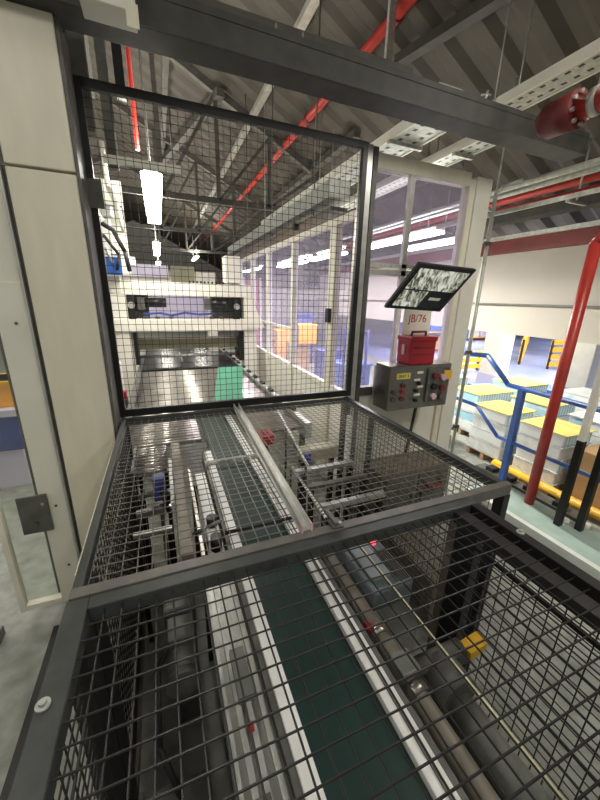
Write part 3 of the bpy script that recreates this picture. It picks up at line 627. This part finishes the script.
box(4.98, 5.5, 1.55, 2.36, FL+.02, -1.82).build('carton', 'card', t, .01); box(5.0, 5.48, 1.9, 1.96, -1.82, -1.815).build('tape', 'tapew', t)
box(4.95, 5.53, 1.5, 2.4, FL, FL+.02).build('tray', 'wood', t); box(4.972, 4.98, 1.66, 1.80, -2.1, -1.95).build('label', 'white', t)
t = thing('storage_bin', 'blue bin on the floor between two white columns under the high wall', 'bin', (8.9, 4.9, FL))
box(8.5, 9.2, 4.6, 5.2, FL+.05, -2.0).build('body', 'blue', t, .02); box(8.46, 9.24, 4.56, 5.24, -2.05, -1.96).build('rim', 'blue', t, .01); box(8.6, 9.1, 4.7, 5.1, FL, FL+.05).build('base', 'rubber', t)
t = thing('storage_bin', 'blue bin at the foot of the white column behind the sloping handrail end', 'bin', (8.9, 6.9, FL))
box(8.2, 8.9, 6.2, 6.9, FL+.05, -2.3).build('body', 'blue', t, .02); box(8.16, 8.94, 6.16, 6.94, -2.34, -2.26).build('rim', 'blue', t, .01); box(8.3, 8.8, 6.3, 6.8, FL, FL+.05).build('base', 'rubber', t)
for x, y, lb in ((10.2, 7.75, 'wide white column under the high wall behind the sloping handrail end'), (10.2, 5.2, 'wide white column under the high wall at the right of the red pipe')):
    t = thing('hall_column', lb, 'column', (x, y, FL), 'white columns of the lower hall')
    box(x-.3, x+.3, y-.3, y+.3, FL, .9).build('shaft', 'white', t, .02); box(x-.33, x+.33, y-.33, y+.33, FL, FL+.35).build('base', 'lilac', t)

def barrier(x0, y0, x1, y1, h, n, label, rails=3):
    t = thing('safety_barrier', label, 'barrier', ((x0+x1)/2, (y0+y1)/2, FL), 'yellow barriers in the lower hall')
    for i in range(n):
        k = i/(n-1); x = x0+(x1-x0)*k; y = y0+(y1-y0)*k; box(x-.035, x+.035, y-.035, y+.035, FL, FL+h).build('post', 'black', t)
    for j in range(rails): z = FL+h*(j+.7)/rails; bar((x0, y0, z), (x1, y1, z), .16, h/rails*.62).build('rail', 'yellow', t)
barrier(9.8, 9.6, 12.6, 9.6, .75, 4, 'low yellow barrier with black posts left of the first white column')
barrier(14.7, 10.0, 23, 15.4, 1.1, 8, 'yellow and black stepped barrier along the blue walkway between the columns')
barrier(14.9, 8.9, 16.4, 8.75, 1.2, 3, 'yellow barrier right of the blue walkway behind the red pipe', 4)
barrier(13, 6.4, 16, 6.0, 1.3, 4, 'yellow barrier at the right edge under the white wall', 4)
def rack(x, y, w, d, h, label, mm):
    t = thing('storage_rack', label, 'rack', (x, y, FL), 'racks in the lower hall')
    for a in (-w/2, w/2):
        for b_ in (-d/2, d/2): box(x+a-.05, x+a+.05, y+b_-.05, y+b_+.05, FL, FL+h).build('upright', 'blue', t)
    for k in range(3):
        z = FL+.15+k*h/3; sh = box(x-w/2, x+w/2, y-d/2, y+d/2, z, z+.06).build('shelf', 'orange', t)
        for j in range(3): xx = x-w/2+w*(j+.1)/3; box(xx, xx+w*.27, y-d/2+.05, y+d/2-.05, z+.06, z+.06+h/3*.7).build('goods', mm[(j+k) % len(mm)], sh)
rack(13.5, 14.5, 3, 1.2, 2.6, 'tall rack with pale goods far behind the low yellow barrier', ('wall', 'card', 'blue'))
rack(22, 18.5, 4, 1.5, 2.8, 'distant rack at the end of the blue walkway', ('wall', 'lilac', 'card'))
# goods beyond the glazed guard
for x, y, z0, z1, mm, lb in ((4.5, 11.2, FL, -1.5, 'card', 'tan crate on the floor seen beyond the glazed guard'), (4.6, 10.9, -1.5, -.85, 'orange', 'orange crate on the tan crate beyond the glazed guard'),
        (4.4, 12.6, FL, -1.2, 'orange', 'orange drum crate farther back beyond the glazed guard'), (4.9, 9.6, FL, -1.55, 'navy', 'dark blue crate beyond the nearer panes of the glazed guard'),
        (3.9, 6.5, FL, -1.35, 'blue', 'blue crate just beyond the wide post of the glazed guard'), (5.4, 13, FL, -.6, 'navy', 'tall blue crate at the back beyond the glazed guard')):
    t = thing('storage_crate', lb, 'crate', (x, y, z0), 'crates beyond the glazed guard')
    box(x-.33, x+.33, y-.33, y+.33, z0, z1-.06).build('body', mm, t, .02); box(x-.36, x+.36, y-.36, y+.36, z1-.06, z1-.002).build('rim', mm, t, .01)
t = thing('blue_stand', 'thin blue tube stand beyond the glazed guard near the wide post', 'stand', (3.4, 5.6, FL))
for x in (3.2, 3.7): cyl((x, 5.6, FL), (x, 5.6, -.55), .03, 10).build('upright', 'navy', t)
cyl((3.2, 5.6, -.6), (3.7, 5.6, -.6), .03, 10).build('rail', 'navy', t); cyl((3.2, 5.6, -1.5), (3.7, 5.6, -1.5), .03, 10).build('rail', 'navy', t)
t = thing('red_door', 'tall narrow dark pink panel beyond the far end of the glazed guard', 'panel', (4.0, 16.2, FL))
box(3.7, 4.4, 16, 16.2, FL, .8).build('panel', mat('dark_pink', (.42, .08, .18), .5), t); box(3.6, 3.7, 15.98, 16.22, FL, .85).build('frame', 'white', t); box(4.4, 4.5, 15.98, 16.22, FL, .85).build('frame', 'white', t)

# ------------------------------------------------------------------ overhead
t = thing('roof_beam', 'big dark steel crossbeam spanning above the mesh panel', 'beam', (1.5, 2.68, 1.35))
box(-3.2, 4.12, 2.60, 2.82, 1.45, 1.60).build('beam', 'beam', t, .006)
box(-3.2, 4.12, 2.585, 2.60, 1.45, 1.475).build('lip', 'beam', t); box(-3.2, 4.12, 2.60, 2.74, 1.60, 1.64).build('top_flange', 'beam', t)
for x in (.86, 1.05): 
    cyl((x, 2.66, 1.64), (x, 2.66, 1.70), .008, 8).build('bolt', 'galv', t)
b = MB(); b.cyl((2.72, 2.64, 1.64), (2.74, 2.64, 1.72), .01, 8); b.cyl((2.68, 2.64, 1.68), (2.78, 2.64, 1.70), .009, 8); b.build('stud', 'galv', t)
box(2.2, 2.45, 2.62, 2.72, 1.64, 1.66).build('splice', 'purlin', t)
t = thing('upper_beam', 'second dark beam lying behind and above the big crossbeam at top left', 'beam', (.4, 2.9, 1.64))
box(-3.2, 2.0, 2.70, 2.82, 1.64, 1.74).build('beam', 'truss', t)
t = thing('junction_box', 'pale metal box hanging in front of the beam at top left', 'box', (-.1, 2.4, 1.3))
box(-.24, .02, 2.42, 2.585, 1.40, 1.85).build('body', 'creamlt', t, .006); box(-.03, .03, 2.415, 2.42, 1.33, 1.43).build('flap', 'cream', t); box(-.1, -.05, 2.412, 2.42, 1.56, 1.60).build('slot', 'black', t)
t = thing('perforated_strut', 'grey perforated strut behind the top left corner of the mesh panel', 'strut', (-.4, 3.25, 1.2))
box(-.50, -.32, 3.2, 3.28, 1.1, 2.1).build('strut', 'dgal', t)
for z in (1.38, 1.52, 1.66): box(-.46, -.42, 3.196, 3.2, z-.03, z+.03).build('slot', 'black', t)
bpy.data.objects[t.name]['label'] = 'grey slotted strut behind the top left corner of the mesh panel'
for x, w, y, mm, zb, lb in ((-.46, .05, 3.6, 'rail', 1.45, 'dark narrow drop pipe left of the white ones at the top left'), (-.37, .045, 3.8, 'white', 1.55, 'white drop pipe behind the top left of the mesh panel'), (-.28, .08, 4.0, 'dgal', 1.1, 'grey wide drop duct beside the white pipe at the top left'), (-.16, .08, 4.2, 'black', 1.75, 'black drop duct beside the red pipe at the top left')):
    zt = 5.5-.5*x-.12
    tag(MB().bar((x, y, zb), (x, y, zt), w, w).build('drop_pipe', mm), lb, 'pipe', 'drop pipes at the top left')
tag(cyl((-.07, 4.4, 1.42), (-.07, 4.4, 5.4), .022, 12).build('red_pipe', 'red'), 'thin red vertical pipe near the top left of the mesh panel', 'pipe')
t = thing('strut_channel', 'white channel strut stretched level across the upper left of the mesh panel', 'strut', (0, 3.3, .95))
box(-.30, .26, 3.28, 3.33, .95, 1.0).build('strut', 'white', t, .003)
for x in (-.2, .2): cyl((x, 3.3, 1.0), (x, 3.3, 1.4), .008, 8).build('rod', 'galv', t)
# lamps
def lamp(x, y0, y1, z, w, label, group='fluorescent lamps', E=60, zt=None, up=.4):
    t = thing('ceiling_lamp', label, 'lamp', (x, (y0+y1)/2, z), group)
    hs = box(x-w*.35, x+w*.35, y0, y1, z+.02, z+.07).build('housing', 'white', t)
    box(x-w*.5, x+w*.5, y0+.02, y1-.02, z-.03, z+.02).build('tube_cover', 'tube', hs, .01)
    top = zt if zt is not None else (5.4-.5*x if x > -1.5 else 5.4+.5*(x+3))
    for y in (y0+.3, y1-.3): cyl((x, y, z+.07), (x, y, top), .008, 6).build('suspension_rod', 'dgal', t)
    if E:
        L = bpy.data.lights.new('lamp_light', 'AREA'); L.shape = 'RECTANGLE'; L.size = w*1.2; L.size_y = y1-y0; L.energy = E; L.color = (1, .95, .84)
        o = bpy.data.objects.new('lamp_light', L); col.objects.link(o); o.parent = t; o.location = (0, 0, -.04)
        if up:
            U = L.copy(); U.energy = E*up; o2 = bpy.data.objects.new('lamp_light', U); col.objects.link(o2); o2.parent = t
            o2.location = (0, 0, .09); o2.rotation_euler = (math.pi, 0, 0)
    return t
lamp(.04, 4.3, 6.95, 1.2, .21, 'bright fluorescent lamp above the roller table, the largest seen through the mesh', E=60, up=1.6)
lamp(.06, 9.6, 12.4, 1.2, .17, 'smaller bright fluorescent lamp directly behind the largest one', E=60, up=2)
lamp(.1, 15, 18, 1.2, .17, 'small distant fluorescent lamp last in the row over the table', E=60, up=3)
for y0, y1, lb in ((4.9, 7.35, 'bright fluorescent lamp seen through the upper glazing above the monitor'), (8.2, 10.3, 'fluorescent lamp beyond the wide post of the glazed guard'), (10.8, 13.4, 'fluorescent lamp farthest along beyond the glazed guard')):
    lamp(4.5, y0, y1, 1.14, .26, lb, E=300, up=.06)
lamp(4.9, 4.7, 6.2, 1.02, .09, 'thinner fluorescent lamp just below the bright one beyond the upper glazing', E=0)
for x, y in ((-1.6, -2.5), (1.6, -2.5), (3.4, -1.2), (-3, 1.2)):
    lamp(x, y, y+2.4, 2.9 if x < 3 else 2.4, .17, 'unseen fluorescent lamp added high out of frame as fill light', 'added lamps out of frame', E=34 if x < -2 else (60 if x > 3 else 24), up=0)  # fixtures added out of view because the near side needs light
for x, y in ((12, 5), (12, 11), (18, 7), (18, 15), (26, 10)):
    lamp(x, y, y+3, .6, .3, 'fluorescent lamp under the ceiling of the lower hall', 'lamps of the lower hall', E=320, zt=.9)
lamp(8.4, 5.5, 8.5, .5, .2, 'unseen lamp added behind the high white wall to brighten the columns', 'lamps of the lower hall', E=75, zt=1.15)  # added out of sight so the column faces come out white
for x, y in ((-2.4, 6.5), (-2.4, 12), (-3.2, 3.9), (2.0, 19), (-2.0, 22)):
    lamp(x, y, y+2.4, 1.9, .17, 'lamp added to brighten the far roof and the left window', 'added fill lamps of the hall', E=80 if y > 5 else 45, up=2.6 if y > 5 else .3)  # added fill: lifts the dark roof and what shows through the left window

# purlins, braces, pipes along the roof
def member(name, p, q, w, h, mm, label, cat, group=None): tag(bar(p, q, w, h).build(name, mm), label, cat, group)
def rz(x, d): return 5.5-.5*x-d
member('roof_purlin', (2.45, 3.5, rz(2.45, .16)), (2.45, 30, rz(2.45, .16)), .14, .10, 'purlin', 'pale grey roof purlin left of the long red pipe', 'purlin', 'roof purlins')
member('roof_purlin', (4.1, 7.2, rz(4.1, .16)), (4.1, 30, rz(4.1, .16)), .16, .14, 'truss', 'dark roof purlin right of the long red pipe', 'purlin', 'roof purlins')
member('roof_purlin', (.6, 4, rz(.6, .16)), (.6, 30, rz(.6, .16)), .14, .14, 'truss', 'dark roof purlin above the lamps', 'purlin', 'roof purlins')
member('roof_purlin', (5.6, 6.5, rz(5.6, .16)), (5.6, 30, rz(5.6, .16)), .14, .14, 'truss', 'dark roof purlin low on the right side of the roof', 'purlin', 'roof purlins')
member('roof_brace', (1.68, 9.18, rz(1.68, .3)), (.53, 16.3, rz(.53, .3)), .18, .16, 'truss', 'dark diagonal roof brace upper left through the mesh', 'brace')
member('roof_brace', (3.67, 5.35, rz(3.67, .2)), (3.97, 3.4, rz(3.97, .2)), .16, .12, 'beam', 'dark diagonal roof brace above the crossbeam near the top right', 'brace')
member('roof_hanger', (3.1, 4.75, 3.72), (3.1, 4.75, 2.9), .10, .05, 'galv', 'pale flat hanger above the crossbeam beside the red pipe', 'hanger')
t = thing('sprinkler_pipe', 'long red pipe running under the roof behind the crossbeam', 'pipe', (3.3, 12, 3.6))
cyl((3.3, 3.2, 3.68), (3.3, 30, 3.68), .075, 16).build('pipe', 'red', t)
for y in (4.9, 7.9, 12): cyl((3.3, y, 3.68), (3.3, y+.14, 3.68), .095, 16).build('coupling', 'redd', t)
for y in (6, 10, 15): cyl((3.3, y, 3.7), (3.3, y, 3.9), .012, 8).build('hanger', 'galv', t)
for y, zt, lb in ((9.5, 2.25, 'nearest dark roof truss seen through the mesh'), (14, 2.25, 'middle dark roof truss seen through the mesh'), (20, 2.25, 'farthest dark roof truss seen through the mesh')):
    t = thing('roof_truss', lb, 'truss', (2, y, zt), 'roof trusses')
    bar((-1.4, y, 6.02), (6.4, y, 2.12), .14, .16).build('rafter', 'truss', t); box(-6, 6.3, y-.05, y+.05, zt-.06, zt+.06).build('tie_bar', 'truss', t)
    bar((-1.6, y, 6.02), (-8.6, y, 2.52), .14, .16).build('rafter', 'truss', t)
    for x in (.3, 1.6, 2.9, 4.2): box(x-.05, x+.05, y-.05, y+.05, zt, 5.25-.5*x).build('strut', 'truss', t)
    for x0, x1 in ((.3, 1.6), (1.6, 2.9), (2.9, 4.2)): bar((x0, y, zt), (x1, y, 5.25-.5*x1), .07, .07).build('diagonal', 'truss', t)
# right-hand overhead services
def tray(x, y0, y1, z, label, w=.3):
    t = thing('cable_tray', label, 'cable tray', (x, (y0+y1)/2, z), 'overhead cable trays')
    base = box(x-w/2, x+w/2, y0, y1, z, z+.012)
    for s in (-1, 1): box(x+s*w/2-.015, x+s*w/2+.015, y0, y1, z-.01, z+.09).build('side', 'creamlt', t)
    b = MB(); n = int((y1-y0)/.12)
    for i in range(n): b.box(x-w*.3, x-w*.18, y0+i*.12, y0+i*.12+.05, z-.002, z); b.box(x+w*.18, x+w*.3, y0+i*.12, y0+i*.12+.05, z-.002, z)
    nb = len(base.f); base.add(b.v, b.f); ob = base.build('perforated_base', 'galv', t); ob.data.materials.append(M['black'])
    for p in ob.data.polygons:
        if p.index >= nb: p.material_index = 1
    for y in (y0+.4, y1-.4): box(x-w/2-.03, x+w/2+.03, y, y+.04, z-.05, z-.01).build('bracket', 'galv', t); 
    for y in (y1-.4,):
        for s in (-1, 1): cyl((x+s*(w/2+.02), y+.02, z-.05), (x+s*(w/2+.02), y+.02, 5.42-.5*(x+s*.2)), .008, 6).build('rod', 'galv', t)
tray(3.95, .6, 3.9, 2.16, 'pale perforated cable tray above the big red valve at top right')
tray(2.75, 3.3, 9, 1.72, 'pale perforated cable tray over the top of the glazed frame', .4)
tray(3.62, 3.3, 8, 1.75, 'narrow cable tray right of the wide one over the glazed frame', .25)
t = thing('sprinkler_valve', 'big red pipe with a bolted dark red coupling and clamp at top right', 'pipe', (3, 1.5, 1.38))
cyl((3.02, -1.2, 1.40), (3.02, 2.08, 1.40), .085, 24).build('pipe', 'red', t); cyl((3.02, 2.02, 1.40), (3.02, 2.24, 1.40), .128, 24, r2=.12).build('coupling', 'redd', t)
cyl((3.02, 2.24, 1.40), (3.02, 2.30, 1.40), .12, 24, r2=.08).build('coupling_nose', 'redd', t)
for a in range(8): cyl((3.02+.10*math.cos(a*.785+.3), 2.0, 1.40+.10*math.sin(a*.785+.3)), (3.02+.10*math.cos(a*.785+.3), 2.04, 1.40+.10*math.sin(a*.785+.3)), .016, 8).build('bolt', 'galv', t)
cyl((3.02, 1.88, 1.40), (3.02, 1.93, 1.40), .092, 24).build('clamp', 'pipecl', t); bar((3.02, 1.905, 1.49), (3.1, 1.905, 1.95), .012, .05).build('hanger_strap', 'pipecl', t)
t = thing('pipe_pair', 'two parallel red pipes high on the right below the trays', 'pipes', (6, 4, 1.6))
for z, x in ((1.62, 6.0), (1.85, 6.25)):
    cyl((x, -1, z), (x, 12, z), .055, 14).build('pipe', 'red', t)
for y in (3.8, 6.5): box(5.9, 6.35, y, y+.05, 1.5, 1.54).build('bracket', 'galv', t); 
for y in (3.8, 6.5): cyl((6.12, y+.02, 1.54), (6.12, y+.02, 2.35), .015, 8).build('hanger', 'galv', t)
t = thing('conduit_run', 'grey conduits running together under the roof at right above the red pipes', 'conduit', (4.6, 3, 1.5))
for x, z, r in ((4.3, 1.42, .035), (4.62, 1.45, .03), (4.75, 1.5, .045)): cyl((x, 0, z), (x, 8, z), r, 12).build('conduit', 'galv', t)
for y in (2.4, 4.2): box(4.2, 4.85, y, y+.05, 1.34, 1.375).build('bracket', 'galv', t); 
for y in (2.4, 4.2): cyl((4.86, y+.02, 1.35), (4.86, y+.02, 3.0), .012, 8).build('rod', 'galv', t)
bar((3.9, 4.3, 1.05), (5.2, 2.6, 1.38), .05, .05).build('diagonal_strut', 'galv', t)
tag(MB().box(6.5, 6.8, -1, 12, 1.55, 1.75).build('wall_duct', 'beam'), 'dark duct above the dull red band at right', 'duct')

# ------------------------------------------------------------------ world, camera
w = bpy.data.worlds.new('hall_air'); scn.world = w; w.use_nodes = True
bg = w.node_tree.nodes['Background']; bg.inputs[0].default_value = (1.0, .95, .84, 1); bg.inputs[1].default_value = .34
cam = bpy.data.cameras.new('camera'); cam.sensor_fit = 'AUTO'; cam.sensor_width = 36; cam.lens = 333.75/800*36; cam.clip_start = .02; cam.clip_end = 200
co = bpy.data.objects.new('camera', cam); col.objects.link(co)
R0 = [[0.9268775416907471, -0.37452989630720396, 0.025007588476951812], [0.08730159721960007, 0.279888251094208, 0.9560549137064943], [0.36507047789738384, 0.8839626257209864, -0.2921191922764321]]
m = Matrix.Identity(4)
for i in range(3): m[i][0] = R0[0][i]; m[i][1] = R0[1][i]; m[i][2] = -R0[2][i]
m.translation = Vector((0, 0, ZF)); co.matrix_world = m
scn.camera = co
vs = scn.view_settings; vs.view_transform = 'Standard'; vs.look = 'None'; vs.gamma = 1; vs.use_curve_mapping = False; vs.exposure = .0
